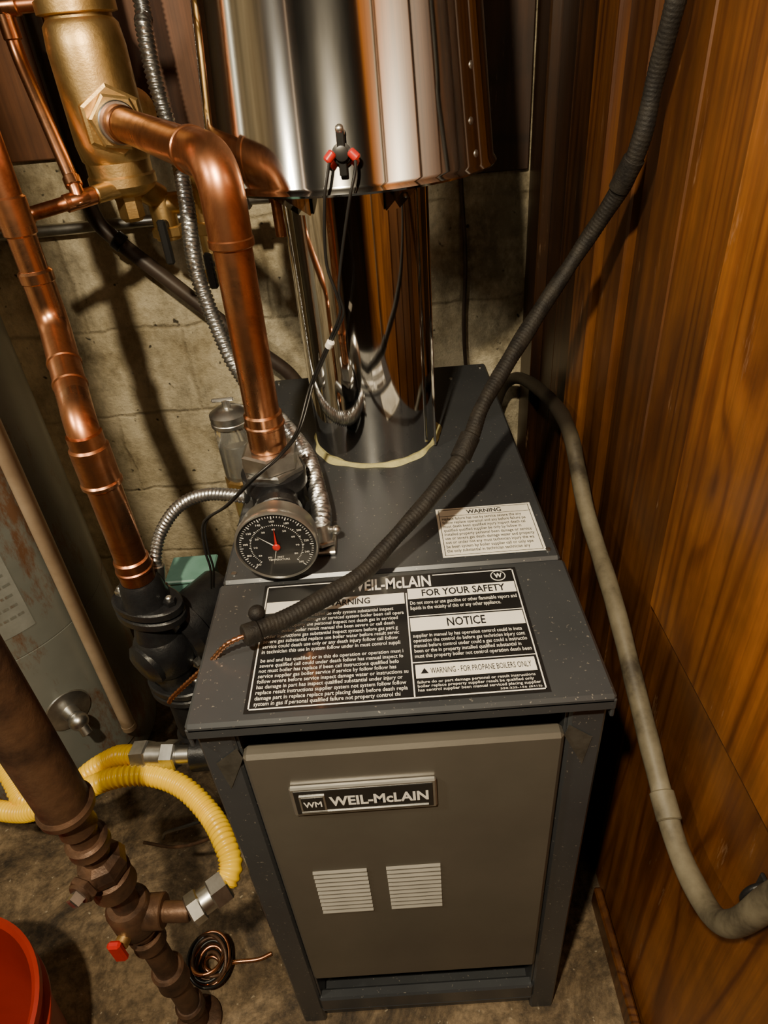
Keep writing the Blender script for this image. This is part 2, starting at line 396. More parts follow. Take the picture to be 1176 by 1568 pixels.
for nm,x0,x1 in (('louver_left',.080,.144),('louver_right',.167,.231)):
    vs=[];fs=[]
    for i in range(11):
        z=.381+i*.0098
        k=len(vs)
        for x in (x0,x1):
            vs+= [(x,.0002,z+.0060),(x,-.0026,z+.0034),(x,-.0026,z+.0022),(x,.0002,z+.0016)]
        fs+= [(k,k+1,k+5,k+4),(k+1,k+2,k+6,k+5),(k+2,k+3,k+7,k+6),(k,k+3,k+2,k+1),(k+4,k+5,k+6,k+7)]
    add(nm+'_slats',mesh(vs,fs),'slat',g,False)
    boxes(nm+'_slots',[((x0+.001,-.0003,.381+i*.0098-.0026),(x1-.001,.001,.381+i*.0098+.0018),None) for i in range(11)],'black',g,.0001)  # flat black strips paint in the shade of the louver gaps
z0=H+.0015; lx0,lx1,ly0,ly1=.053,.343,.006,.187; lw=lx1-lx0; lh=ly1-ly0
def LP(u,v,dz=.0): return (lx0+u*lw, ly1-v*lh, z0+dz)
def bar(nm,u0,u1,v0,v1,mat,dz):
    a=LP(u0,v1,dz); b=LP(u1,v0,dz); quad(nm,[(a[0],a[1],a[2]),(b[0],a[1],a[2]),(b[0],b[1],a[2]),(a[0],b[1],a[2])],mat,g)
X3=(1,0,0);Y3=(0,1,0)
bar('label_plate',0,1,0,1,'labelblack',0)
for nm,a in (('t1',(.012,.33,.018,.026)),('t2',(.67,.988,.018,.026)),('b',(.012,.988,.972,.980)),('l',(.012,.0165,.018,.980)),('r',(.9835,.988,.018,.980)),('m',(.5575,.562,.17,.975)),
             ('c1',(.562,.985,.375,.381)),('c2',(.562,.985,.735,.741))):
    bar('label_rule_'+nm,*a,'white',.0003)
def lt(nm,body,u0,u1,v0,v1,mat,off=0,dz=.0006,sp=1.,keep=False):
    text(nm,body,LP(u0,v1,dz),X3,Y3,(u1-u0)*lw,(v1-v0)*lh,mat,g,off,sp,keep)
lt('label_title','WEIL-McLAIN',.34,.66,.02,.125,'white',.022)
bar('label_bar_warn',.02,.552,.165,.262,'white',.0003)
lt('label_warn','WARNING',.25,.42,.185,.24,'labelblack',.02)
a=LP(.225,.24,.0006);b_=LP(.24,.185,.0006);quad('label_triangle',[(a[0]-.003,a[1],a[2]),(a[0]+.006,a[1],a[2]),(a[0]+.0015,b_[1],a[2])],'labelblack',g)
bar('label_bar_safety',.566,.98,.135,.228,'white',.0003); lt('label_safety','FOR YOUR SAFETY',.62,.94,.150,.213,'labelblack',.02)
bar('label_bar_notice',.566,.98,.392,.50,'white',.0003); lt('label_notice','NOTICE',.70,.84,.410,.480,'labelblack',.015)
bar('label_bar_propane',.57,.975,.755,.85,'white',.0003); lt('label_propane','WARNING - FOR PROPANE BOILERS ONLY',.62,.96,.783,.824,'labelblack',.005)
a=LP(.60,.82,.0006);quad('label_triangle2',[(a[0]-.004,a[1],a[2]),(a[0]+.004,a[1],a[2]),(a[0],a[1]+.007,a[2])],'labelblack',g)
def para(n,chars,seed):
    random.seed(seed); ws='the boiler must be installed and serviced only by a qualified service technician or gas supplier do not use this if any part has been under water call inspect replace control system follow instructions manual before placing in operation failure could result in severe personal injury death or substantial property damage'.split()
    out=[]
    for _ in range(n):
        s=''
        while len(s)<chars: s+=random.choice(ws)+' '
        out.append(s[:chars])
    return '\n'.join(out)
lt('label_text_a',para(8,68,1),.03,.545,.285,.60,'white',.0)
lt('label_text_b',para(9,68,2),.03,.545,.63,.965,'white',.0)
lt('label_text_c','Do not store or use gasoline or other flammable vapors and\nliquids in the vicinity of this or any other appliance.',.572,.975,.25,.335,'white',.0)
lt('label_text_d',para(5,58,3),.572,.975,.525,.715,'white',.0)
lt('label_text_e',para(3,58,5),.572,.975,.868,.945,'white',.0)
lt('label_text_f','550-225-156 (0412)',.84,.975,.952,.967,'white',.0)
c=LP(.925,.075,.0005); rev('label_logo_ring',c,(0,0,1),[(0,.0085),(.0001,.0085)],'white',g,28)
rev('label_logo_disc',(c[0],c[1],c[2]+.0002),(0,0,1),[(0,.0075),(.0001,.0075)],'labelblack',g,28)
text('label_logo','W',(c[0]-.0045,c[1]-.004,c[2]+.0005),X3,Y3,.009,.008,'white',g,.03)
a0,a1,b0,b1=.263,.386,.213,.313
quad('warning_label',[(a0,b0,z0),(a1,b0,z0),(a1,b1,z0),(a0,b1,z0)],'cream',g)
m_=.003
for i,(p,q,r_,s_) in enumerate(((a0+m_,a1-m_,b0+m_,b0+m_+.0008),(a0+m_,a1-m_,b1-m_-.0008,b1-m_),(a0+m_,a0+m_+.0008,b0+m_,b1-m_),(a1-m_-.0008,a1-m_,b0+m_,b1-m_),(a0+m_,a1-m_,.2955,.2963))):
    quad('warning_label_rule_%d'%i,[(p,r_,z0+.0003),(q,r_,z0+.0003),(q,s_,z0+.0003),(p,s_,z0+.0003)],'labelblack',g)
text('warning_label_title','WARNING',(.302,.2985,z0+.0004),X3,Y3,.045,.0085,'labelblack',g,.02)
text('warning_label_text',para(9,50,9),(a0+.006,b0+.007,z0+.0004),X3,Y3,.110,.073,'labelblack',g,.008)

# ------------------------------------------------------------ vent
g=Grp('vent_pipe')
vx,vy=.19,.53
rev('pipe',(vx,vy,.768),(0,0,1),[(0,.0935),(.38,.0935),(.38,.090),(.1,.090)],'steel',g,96)
box('pipe_seam',(vx+.086,vy-.055,.775),(vx+.090,vy-.048,1.147),'steel',g,.001)
N=96; vs=[];fs=[]
for i in range(N):
    a=2*math.pi*i/N; rr=.1003+.003*math.sin(a*5+1)+.0015*math.sin(a*13)
    ca,sa=math.cos(a),math.sin(a)
    vs+=[(vx+ca*.091,vy+sa*.091,.7740),(vx+ca*.095,vy+sa*.095,.7745),(vx+ca*rr,vy+sa*rr,.7702)]
for i in range(N):
    j=(i+1)%N
    fs+=[(3*i,3*i+1,3*j+1,3*j),(3*i+1,3*i+2,3*j+2,3*j+1)]
add('cement_ring',mesh(vs,fs),'ring',g)
g=Grp('draft_hood')
hp=[(1.150,.1745),(1.1485,.1765),(1.151,.1785),(1.155,.1765),(1.158,.1745),(1.32,.159),(1.50,.142),(1.545,.094),(1.56,.094),(1.56,.092),(1.543,.092),(1.498,.139),(1.32,.156),(1.158,.171),(1.150,.172)]
rev('hood',(vx,vy,0),(0,0,1),hp+[hp[0]],'hoodsteel',g,128)
rev('pipe_riser',(vx,vy,1.555),(0,0,1),[(0,.0925),(.645,.0925)],'steel',g,64)
def conept(ang,z,dr=0):
    r=.1745-(z-1.158)*(.0155/.162)+dr; a=math.radians(ang); return V((vx+r*math.cos(a),vy+r*math.sin(a),z)), V((math.cos(a),math.sin(a),.09)).normalized()
for i,(an,z) in enumerate(((-38,1.20),(-36,1.168),(-35,1.25),(-165,1.178),(-172,1.17),(-140,1.168))):
    p,n=conept(an,z); rev('rivet_%d'%i,p-n*.001,n,[(0,.0042),(.0018,.0038),(.003,.0015)],'zinc',g,16)
for i,an in enumerate((-128,-62)):
    a=math.radians(an)
    d=V((math.cos(a),math.sin(a),0)); e=V((-d.y,d.x,0))
    b0=V((vx,vy,0))+d*.0935; b1=V((vx,vy,0))+d*.172
    vs=[]
    for p,z in ((b0+d*.002,1.115),(b0+d*.002,1.155),(b1,1.160),(b1,1.163),(b0+d*.004,1.160),(b0+d*.004,1.115)):
        vs.append(p+e*.009+V((0,0,z))); vs.append(p-e*.009+V((0,0,z)))
    fs=[(2*k,2*k+1,(2*k+3)%12,(2*k+2)%12) for k in range(6)]+[(0,2,4,6,8,10),(11,9,7,5,3,1)]
    add('strap_%d'%i,mesh(vs,fs),'steel',g,False)
    rev('strap_screw_%d'%i,b0+d*.003+V((0,0,1.128)),d,[(0,.0035),(.002,.0032),(.003,.001)],'zinc',g,12)
g=Grp('flue_spill_switch')
p=V((.185,.3555,1.188))
n=V((0,-1,.09)).normalized()
rev('switch_body',p+n*.0,n,[(0,.010),(.005,.010),(.0055,.007),(.010,.007),(.0105,.005)],'blackpl',g,24)
box('switch_tab',(.181,.349,1.168),(.189,.353,1.212),'blackpl',g,.001)
ball('switch_screw',p+V((0,-.004,.022)),.0045,'zinc',g)
for s in (-1,1):
    cyl('spade_%d'%s,p+n*.008+V((s*.008,0,.002)),p+n*.010+V((s*.016,0,-.006)),.0048,'red',g,12)
w1=[(.173,.344,1.186),(.170,.343,1.175),(.163,.341,1.147),(.157,.347,1.087),(.164,.347,1.052),(.165,.354,1.027),(.146,.374,.986),(.117,.373,.934),(.096,.340,.889),(.074,.296,.879),(.041,.281,.859),(-.003,.298,.813),(-.038,.303,.787),(-.045,.299,.748),(-.045,.299,.713),(-.06,.32,.66)]
w2=[(.198,.344,1.186),(.197,.342,1.173),(.188,.340,1.145),(.173,.347,1.086),(.167,.348,1.052),(.169,.352,1.027),(.149,.374,.986),(.120,.375,.934)]
sweep('wire_1',catmull(w1),.0017,'blackpl',g,8)
sweep('wire_2',catmull(w2),.0017,'blackpl',g,8)
sweep('wire_3',[V(p)+V((.0035,.002,0)) for p in catmull(w1[7:])],.0015,'blackpl',g,8)
cyl('zip_tie',(.150,.371,.989),(.145,.376,.980),.005,'white',g,12)

# ------------------------------------------------------------ supply pipe
R=.0207
def sleeve(nm,a,b,g,r=R,mat='copper',k=1.13):
    cyl(nm,a,b,r*k,mat,g,40,bev=.003)
g=Grp('copper_supply_pipe')
A=V((.059,.33,.875));E=V((.064,.33,1.195));Bp=V((-.165,.735,1.215)); dr=(Bp-E).normalized(); dv_=(A-E).normalized()
sweep('pipe',fillet([A,E,Bp-dr*.055],.052,14),R,'copper',g,40,.003)
sweep('elbow',fillet([E+dv_*.078,E,E+dr*.078],.052,14),R*1.10,'copper',g,40,.003)
for i,(q,ax) in enumerate(((E+dv_*.078,dv_),(E+dr*.078,dr))):
    cyl('elbow_bead_%d'%i,q-ax*.007,q+ax*.003,R*1.16,'copper',g,40)
sleeve('adapter',(.059,.33,.873),(.0598,.33,.925),g,k=1.12)
sleeve('adapter_bead',(.0595,.33,.905),(.0596,.33,.911),g,k=1.2)
hexn('union_nut',(.059,.33,.850),(.059,.33,.874),.037,'zinc',g)
hexn('union_hex_low',(.059,.33,.842),(.059,.33,.851),.041,'zinc',g,.3)
rev('black_tee',(.059,.33,.770),(0,0,1),[(0,.040),(.012,.040),(.016,.034),(.045,.034),(.052,.041),(.072,.041),(.075,.036)],'iron',g,40)
cyl('tee_branch',(.059,.33,.812),(.068,.262,.815),.026,'iron',g)
cyl('tee_band',(.067,.272,.815),(.069,.257,.815),.031,'iron',g)
N1=Bp-dr*.060
hexn('separator_nut',N1-dr*.008,N1+dr*.022,.037,'brass',g,.2)
sleeve('adapter_far',N1-dr*.05,N1-dr*.006,g,k=1.12)
cyl('solder_ring',N1-dr*.018,N1-dr*.006,R*1.32,'zinc',g)

g=Grp('pressure_gauge')
gc=V((.075,.200,.825)); ny=V((0,-1,0))
cyl('stem',(.070,.262,.817),(.074,.215,.824),.009,'brass',g)
rev('case',gc+V((0,.022,0)),ny,[(0,.040),(.004,.044),(.020,.045),(.024,.0475),(.030,.0475),(.033,.0462),(.0335,.0450),(.0305,.0445),(.0300,.0)],'silver',g,64)
rev('dial',gc+V((0,-.0080,0)),ny,[(0,.0444),(.0008,.0444)],'labelblack',g,64)
fy=gc.y-.0092
def gpt(a,r,dy=0): return V((gc.x+r*math.sin(a),fy-dy,gc.z+r*math.cos(a)))
vs=[];fs=[]
for i in range(61):
    a=math.radians(-135+270*i/60); l=.004 if i%5==0 else .0022; w=.0005 if i%5==0 else .0003
    for rr0,rr1 in ((.0415-l,.0415),(.0285,.0285+l*.6)):
        p0=gpt(a,rr0);p1=gpt(a,rr1);t_=V((math.cos(a),0,-math.sin(a)))*w
        k=len(vs); vs+=[p0-t_,p0+t_,p1+t_,p1-t_]; fs.append((k,k+1,k+2,k+3))
add('ticks',mesh(vs,fs),'white',g,False)
for i in range(11):
    a=math.radians(-135+27*i); p=gpt(a,.0345,.0002); s='%d'%(60+20*i) if i<10 else '260'
    text('num_%d'%i,s,p-V((.0026,0,.0012)),(1,0,0),(0,0,1),.0052,.0026,'white',g)
for i in range(9):
    a=math.radians(-120+30*i); p=gpt(a,.0235,.0002)
    text('psi_%d'%i,'%d'%(i*10),p-V((.002,0,.001)),(1,0,0),(0,0,1),.004,.0022,'white',g)
text('dial_text','PSI      FEET\nTEMPERATURE',V((gc.x-.012,fy-.0003,gc.z-.020)),(1,0,0),(0,0,1),.024,.006,'white',g)
quad('needle',[gpt(math.radians(-50),.026,.0015),gpt(math.radians(40),.0009,.0015),gpt(math.radians(195),.026,.0015),gpt(math.radians(-140),.0009,.0015)],'white',g)
quad('needle_red',[gpt(math.radians(2),.027,.002),gpt(math.radians(92),.0016,.002),gpt(math.radians(182),.006,.002),gpt(math.radians(-88),.0016,.002)],'red',g)
ball('hub',gpt(0,0,.002),.0045,'red',g,.5,ax=(0,-1,0))
g=Grp('conduit_connector')
box('base',(.105,.235,.7705),(.135,.275,.776),'zinc',g)
cyl('ferrule',(.118,.255,.775),(.116,.262,.800),.0135,'zinc',g,20)
hexn('locknut',(.118,.255,.776),(.118,.256,.782),.017,'zinc',g)
ball('clamp_screw',(.136,.258,.792),.006,'zinc',g)
cyl('clamp_shaft',(.116,.262,.79),(.138,.258,.793),.004,'zinc',g,12)

# ------------------------------------------------------------ return pipe
g=Grp('copper_return_pipe')
X0,Y0=-.145,.298
up=V((-.205,.445,0)); r1=.0168
sweep('riser_upper',[up+V((0,0,1.02)),up+V((0,0,1.6)),up+V((0,0,2.199))],r1,'copper',g,36,.02)
sweep('offset',fillet([up+V((0,0,1.075)),up+V((0,0,1.015)),V((X0,Y0,.935)),V((X0,Y0,.86))],.035,10),r1*1.13,'copper',g,36,.004)
sweep('riser_lower',[V((X0,Y0,.70)),V((X0,Y0,.93))],R,'copper',g,40,.02)
sleeve('reducer',(X0,Y0,.865),(X0,Y0,.915),g)
sleeve('reducer_lip',(X0,Y0,.858),(X0,Y0,.868),g,k=1.2)
sleeve('coupling_1',up+V((0,0,1.065)),up+V((0,0,1.082)),g,r1,k=1.22)
sleeve('coupling_2',up+V((0,0,1.12)),up+V((0,0,1.165)),g,r1,k=1.14)
sleeve('coupling_3',up+V((0,0,1.25)),up+V((0,0,1.30)),g,r1,k=1.14)
mid=up.lerp(V((X0,Y0,0)),.5)+V((0,0,.975)); dd=(V((X0,Y0,.935))-(up+V((0,0,1.015)))).normalized()
sleeve('offset_bead_1',mid-dd*.022,mid-dd*.014,g,r1,k=1.22); sleeve('offset_bead_2',mid+dd*.014,mid+dd*.022,g,r1,k=1.22)
sleeve('adapter',(X0,Y0,.705),(X0,Y0,.745),g,k=1.12); sleeve('adapter_bead',(X0,Y0,.722),(X0,Y0,.730),g,k=1.2)

g=Grp('circulator_pump')
def flange(nm,z,h,rx=.055,ry=.034):
    x,y,zz=(V((.9,-.35,0)).normalized(),V((.35,.9,0)).normalized(),V((0,0,1)))
    vs=[];fs=[];s=36
    for k,(d,sc_) in enumerate(((0,.94),(.002,1),(h-.002,1),(h,.94))):
        for i in range(s):
            a=2*math.pi*i/s; vs.append(V((X0,Y0,z+d))+x*math.cos(a)*rx*sc_+y*math.sin(a)*ry*sc_)
    for k in range(3):
        for i in range(s):
            j=(i+1)%s; fs.append((k*s+i,k*s+j,(k+1)*s+j,(k+1)*s+i))
    fs.append(tuple(reversed(range(s)))); fs.append(tuple(3*s+i for i in range(s)))
    add(nm,mesh(vs,fs),'iron',g)
    for sg in (-1,1):
        c=V((X0,Y0,z))+x*sg*rx*.74
        hexn(nm+'_bolt_%d'%sg,c+V((0,0,h)),c+V((0,0,h+.009)),.009,'iron' if sg>0 else 'zinc',g)
        cyl(nm+'_stud_%d'%sg,c+V((0,0,-.01)),c+V((0,0,h+.014)),.0045,'zinc',g,12)
rev('neck',(X0,Y0,.665),(0,0,1),[(0,.034),(.015,.030),(.035,.028),(.042,.024)],'iron',g)
flange('flange_top',.655,.014); flange('flange_top_pump',.638,.014)
ball('volute',(X0,Y0,.570),.045,'iron',g,1.15,32)
rev('throat',(X0,Y0,.47),(0,0,1),[(0,.024),(.04,.026),(.06,.033),(.14,.033),(.17,.026)],'iron',g)
flange('flange_low_pump',.488,.013,.05,.032); flange('flange_low',.472,.013,.05,.032)
ma=V((.62,.75,.12)).normalized()
rev('motor',V((X0,Y0,.575))+ma*.02,ma,[(0,.050),(.012,.060),(.03,.060),(.034,.046),(.10,.044),(.106,.040),(.112,.02),(.113,0)],'iron',g,36)
rev('face_cap',V((X0,Y0,.570)),-ma,[(.0,.038),(.036,.034),(.044,.024),(.046,.012),(.047,0)],'iron',g,36)
for k in range(4):
    a=k*math.pi/2+.6; bx_,by_,_=basis(ma); q=V((X0,Y0,.575))+ma*.026+(bx_*math.cos(a)+by_*math.sin(a))*.052
    hexn('housing_bolt_%d'%k,q-ma*.014,q-ma*.004,.007,'zinc',g)
box('control_box',(-.150,.390,.55),(-.085,.445,.618),'teal',g,.004)
box('control_box_lid',(-.154,.386,.615),(-.081,.449,.622),'teal',g,.003)
rev('lower_pipe',(X0,Y0,.33),(0,0,1),[(0,.02),(.01,.026),(.10,.024),(.142,.024)],'iron',g)
cyl('return_nipple',(X0,Y0,.355),(.001,Y0,.355),.022,'iron',g)
rev('return_elbow',(X0,Y0,.325),(0,0,1),[(0,.02),(.004,.030),(.055,.030),(.06,.026)],'iron',g)
def bxr(r,p=.0068): return lambda s,a: r*(1+.13*math.cos(2*math.pi*s/p+a))
g=Grp('armored_conduit')
bx=[(-.107,.872,2.19),(-.107,.87,1.7),(-.107,.858,1.368),(-.104,.825,1.321),(-.099,.80,1.249),(-.088,.79,1.159),(-.078,.74,1.094),(-.066,.66,1.007),(-.035,.608,.907),(-.015,.590,.863),(.02,.54,.84),(.062,.470,.825),(.093,.408,.812),(.110,.334,.802),(.118,.285,.797),(.117,.262,.79)]
sweep('conduit',catmull(bx),bxr(.0115),'bx',g,16,.0016)
g=Grp('armored_conduit')
b2=[(-.133,.315,.68),(-.128,.323,.70),(-.126,.325,.717),(-.117,.343,.743),(-.093,.353,.773),(-.066,.354,.791),(-.036,.349,.800),(-.006,.339,.803),(.018,.33,.803)]
sweep('conduit',catmull(b2),bxr(.0082,.0055),'bx',g,14,.0014)
cyl('connector',(-.133,.315,.672),(-.127,.324,.708),.0115,'zinc',g,20)
hexn('locknut',(-.134,.314,.668),(-.133,.316,.678),.016,'zinc',g)

# ------------------------------------------------------------ air separator
g=Grp('air_separator')
sx_,sy_=-.165,.735
rev('body',(sx_,sy_,0),(0,0,1),[(1.112,.030),(1.120,.044),(1.128,.050),(1.140,.050),(1.143,.047),(1.160,.047),(1.164,.050),(1.185,.053),(1.30,.053),(1.325,.050),(1.332,.044),(1.336,.044),(1.338,.053),(1.352,.053),(1.355,.048),(1.37,.040),(1.385,.030),(1.40,.028),(1.44,.028),(1.445,.02)],'brass',g,56)
rev('drain_boss',(sx_,sy_,1.075),(0,0,1),[(0,.014),(.006,.02),(.03,.02),(.04,.024)],'brass',g,8,flat=True)
hexn('port_hex',Bp-dr*.054,Bp-dr*.034,.046,'brass',g,.5)
cyl('port_boss',Bp-dr*.05,Bp,.037,'brass',g)
cyl('port_rear',Bp,Bp+V((.02,.09,0)),.034,'brass',g)
g=Grp('copper_feed_line')
r2=.0098
sweep('bypass',fillet([(-.150,.742,1.352),(-.262,.735,1.352),(-.262,.735,1.30),(-.208,.655,1.135),(-.206,.65,1.118)],.022),r2,'copper',g,20,.003)
sweep('tee_run',fillet([(-.275,.617,1.114),(-.206,.650,1.124),(-.165,.70,1.127)],.005),r2,'copper',g,20,.004)
for i,(a,b) in enumerate((((-.262,.735,1.352),(-.240,.735,1.352)),((-.262,.735,1.345),(-.2615,.735,1.315)),((-.2095,.657,1.14),(-.214,.664,1.152)),((-.225,.641,1.121),(-.19,.67,1.1255)),((-.276,.616,1.113),(-.266,.621,1.115)))):
    cyl('joint_%d'%i,a,b,r2*1.25,'copper',g,20)
cyl('brass_end',(-.19,.67,1.1255),(-.165,.70,1.127),.0125,'brass',g,20)
cyl('stub',(-.275,.617,1.114),(-.31,.60,1.108),.0098,'copper',g,20)
g=Grp('isolation_valve')
cyl('body_1',(-.135,.80,1.03),(-.135,.80,1.10),.021,'brass',g); hexn('hex_1',(-.135,.80,1.035),(-.135,.80,1.052),.026,'brass',g)
cyl('link',(-.155,.77,1.118),(-.135,.80,1.095),.020,'brass',g)
cyl('handle_stem',(-.135,.80,1.06),(-.130,.755,1.055),.008,'iron',g)
box('handle',(-.136,.748,1.0),(-.122,.758,1.07),'blackpl',g,.003)
cyl('body_2',(-.062,.80,.955),(-.062,.80,1.13),.022,'brass',g); hexn('hex_2a',(-.062,.80,1.035),(-.062,.80,1.055),.029,'brass',g); hexn('hex_2b',(-.062,.80,1.105),(-.062,.80,1.125),.029,'brass',g)
hexn('hex_2c',(-.062,.80,.955),(-.062,.80,.978),.028,'brass',g)
cyl('cross',(-.135,.80,1.085),(-.03,.80,1.085),.017,'brass',g)
cyl('nipple',(-.035,.80,1.085),(.045,.80,1.085),.013,'zinc',g); hexn('nipple_nut',(-.01,.80,1.085),(.012,.80,1.085),.021,'zinc',g)
sweep('copper_drop',fillet([(.04,.80,1.085),(.056,.80,1.085),(.056,.80,1.02)],.014),.0115,'copper',g,20)
box('handle_2',(-.078,.765,.95),(-.063,.778,1.01),'blackpl',g,.003)
cyl('handle_2_stem',(-.062,.80,.99),(-.069,.772,.99),.007,'iron',g)
g=Grp('air_vent_bottle')
rx,ry=-.022,.485
rev('cap',(rx,ry,0),(0,0,1),[(.832,.022),(.835,.028),(.840,.028),(.841,.0272),(.845,.0272),(.846,.028),(.852,.028),(.855,.024),(.860,.016),(.862,.006),(.872,.006),(.874,0)],'zinc',g,32)
rev('glass_body',(rx,ry,0),(0,0,1),[(.742,.0),(.742,.022),(.748,.0255),(.826,.0255),(.832,.022),(.832,0)],'glass',g,40)
cyl('inner_float',(rx,ry,.748),(rx,ry,.80),.012,'zinc',g,20)
rev('body',(rx,ry,0),(0,0,1),[(.66,.016),(.67,.022),(.715,.022),(.72,.028),(.742,.028),(.745,.02)],'brass',g,8,flat=True)
cyl('lever_pin',(rx-.02,ry,.872),(rx+.012,ry,.873),.003,'zinc',g,10)
cyl('nipple',(rx,ry,.70),(.004,ry,.70),.014,'brass',g)
cyl('drop_pipe',(rx,ry,.67),(rx,ry,.001),.011,'copper',g)
g=Grp('dark_water_pipe')
px=[(-.303,.93,1.3),(-.301,.93,1.120),(-.300,.93,1.055),(-.275,.93,1.013),(-.193,.93,.927),(-.120,.93,.850),(-.042,.93,.768),(.016,.93,.704),(.05,.93,.60),(.055,.93,.3),(.055,.93,.002)]
sweep('pipe',catmull(px),.0145,'pex',g,18,.006)
cyl('pipe_band',(-.275,.93,1.013),(-.262,.93,1.0),.0175,'iron',g)
cyl('pipe_up',(-.303,.93,1.29),(-.303,.93,2.199),.0145,'pex',g)

# ------------------------------------------------------------ black cable
g=Grp('black_cable')
cb=[(.508,.33,2.19),(.508,.335,1.7),(.506,.348,1.40),(.502,.352,1.310),(.499,.349,1.287),(.497,.368,1.227),(.493,.371,1.180),(.487,.382,1.143),(.480,.398,1.115),(.452,.409,1.062),(.406,.391,1.002),(.362,.356,.954),(.322,.314,.913),(.298,.277,.879),(.249,.228,.846),(.196,.182,.817),(.166,.155,.803),(.098,.112,.795),(.053,.084,.798)]
sweep('sheath',catmull(cb),lambda s,a: .0097*(1+.022*math.cos(2*math.pi*s/.0042+a)+.06*math.sin(s*31)+.035*math.sin(s*97+2*a)),'cable',g,14,.0011)
cyl('tape_1',(.490,.377,1.158),(.482,.393,1.125),.0115,'cable',g,20)
cyl('tape_2',(.306,.290,.891),(.290,.268,.872),.0122,'cable',g,20)
cyl('end_collar',(.062,.089,.797),(.048,.081,.799),.0115,'cable',g,20)
sweep('copper_wire',catmull([(.053,.084,.798),(.030,.080,.790),(.006,.080,.765),(-.043,.082,.717),(-.052,.083,.705)]),lambda s,a:.0026*(1+.25*math.cos(2*math.pi*s/.006+a)),'copper',g,10,.0015)
ball('knot',(.060,.105,.806),.009,'cable',g)
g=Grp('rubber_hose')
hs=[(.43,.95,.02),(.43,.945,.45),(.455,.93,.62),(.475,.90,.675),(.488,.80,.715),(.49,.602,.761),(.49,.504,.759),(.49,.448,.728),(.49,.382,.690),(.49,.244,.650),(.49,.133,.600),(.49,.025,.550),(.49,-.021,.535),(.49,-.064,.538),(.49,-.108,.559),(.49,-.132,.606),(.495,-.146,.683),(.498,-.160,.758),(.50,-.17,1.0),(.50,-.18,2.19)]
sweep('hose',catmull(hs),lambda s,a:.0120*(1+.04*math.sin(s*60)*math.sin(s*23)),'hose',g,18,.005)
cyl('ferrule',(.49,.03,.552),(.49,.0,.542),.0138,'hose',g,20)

# ------------------------------------------------------------ gas
def cs(s,a): return .0152*(1+.085*math.cos(2*math.pi*s/.0078))
g=Grp('gas_hose')
c1=[(-.205,.229,.413),(-.232,.236,.408),(-.258,.242,.396),(-.300,.237,.373),(-.349,.224,.338),(-.424,.231,.316),(-.455,.262,.326),(-.486,.294,.338),(-.546,.330,.350),(-.68,.32,.34)]
sweep('corrugated_sleeve',catmull(c1),cs,'yellow',g,20,.0012)
hexn('nut_1',(-.215,.230,.411),(-.190,.227,.416),.024,'zinc',g); cyl('ferrule_1',(-.192,.227,.416),(-.165,.223,.419),.019,'zinc',g); hexn('nut_2',(-.168,.223,.419),(-.145,.220,.421),.023,'zinc',g,.4)
cyl('nipple_1',(-.146,.22,.421),(-.118,.217,.424),.014,'zinc',g); rev('bushing',(-.125,.218,.424),(1,0,0),[(0,.018),(.004,.026),(.04,.026),(.045,.020),(.126,.020)],'iron',g,28)
g=Grp('gas_hose')
c2=[(-.60,.27,.27),(-.45,.222,.300),(-.388,.205,.329),(-.334,.200,.357),(-.283,.199,.388),(-.238,.200,.405),(-.188,.200,.404),(-.134,.177,.404),(-.088,.136,.397),(-.057,.090,.400),(-.046,.062,.393),(-.053,.042,.382)]
sweep('corrugated_sleeve',catmull(c2),cs,'yellow',g,20,.0012)
e0=V((-.053,.042,.382)); e1=V((-.095,.014,.377)); de=(e1-e0).normalized()
hexn('nut_1',e0-de*.004,e0+de*.020,.022,'zinc',g); cyl('ferrule',e0+de*.018,e0+de*.036,.017,'zinc',g); hexn('nut_2',e0+de*.034,e0+de*.052,.021,'zinc',g,.4); cyl('nipple',e0+de*.05,V((-.150,.016,.38)),.013,'rustiron',g)
ix,iy=-.17,.016
g=Grp('iron_gas_pipe')
cyl('sleeve_pipe',(ix,iy,.632),(ix,iy,2.199),.0270,'rustiron',g,48)
rev('sleeve_end',(ix,iy,.622),(0,0,1),[(0,.022),(.002,.030),(.010,.0305),(.014,.0275)],'rustiron',g,48)
cyl('riser',(ix,iy,.0),(ix,iy,.64),.0165,'rustiron',g,32)
for i,(z,h,r_) in enumerate(((.585,.03,.021),(.545,.02,.024),(.452,.035,.027),(.345,.022,.026),(.295,.03,.0225),(.165,.045,.0235),(.06,.02,.022),(.0,.012,.036))):
    rev('coupling_%d'%i,(ix,iy,z),(0,0,1),[(0,r_*.85),(.003,r_),(h*.3,r_*.96),(h*.7,r_*.96),(h-.003,r_),(h,r_*.85)],'rustiron',g,28)
rev('tee',(ix,iy,.352),(0,0,1),[(0,.024),(.006,.028),(.05,.028),(.056,.024)],'rustiron',g,28)
cyl('tee_branch',(ix,iy,.38),(-.128,.016,.38),.022,'rustiron',g)
rev('valve_body',(ix,iy,.485),(0,0,1),[(0,.018),(.006,.026),(.02,.030),(.034,.026),(.04,.018)],'rustiron',g,8,flat=True)
vd=V((-.35,-.93,.1)).normalized(); vc=V((ix,iy,.505))
cyl('valve_plug',vc,vc+vd*.040,.014,'rustiron',g,20)
hexn('valve_nut',vc+vd*.028,vc+vd*.036,.018,'rustiron',g)
rev('valve_head',vc+vd*.038,vd,[(0,.010),(.012,.009),(.013,.006)],'zinc',g,4,flat=True)
cyl('handle_stem',(ix,iy,.37),(ix-.008,iy-.036,.372),.009,'brass',g,16)
box('handle',(ix-.018,iy-.046,.352),(ix-.001,iy-.036,.392),'red',g,.003)

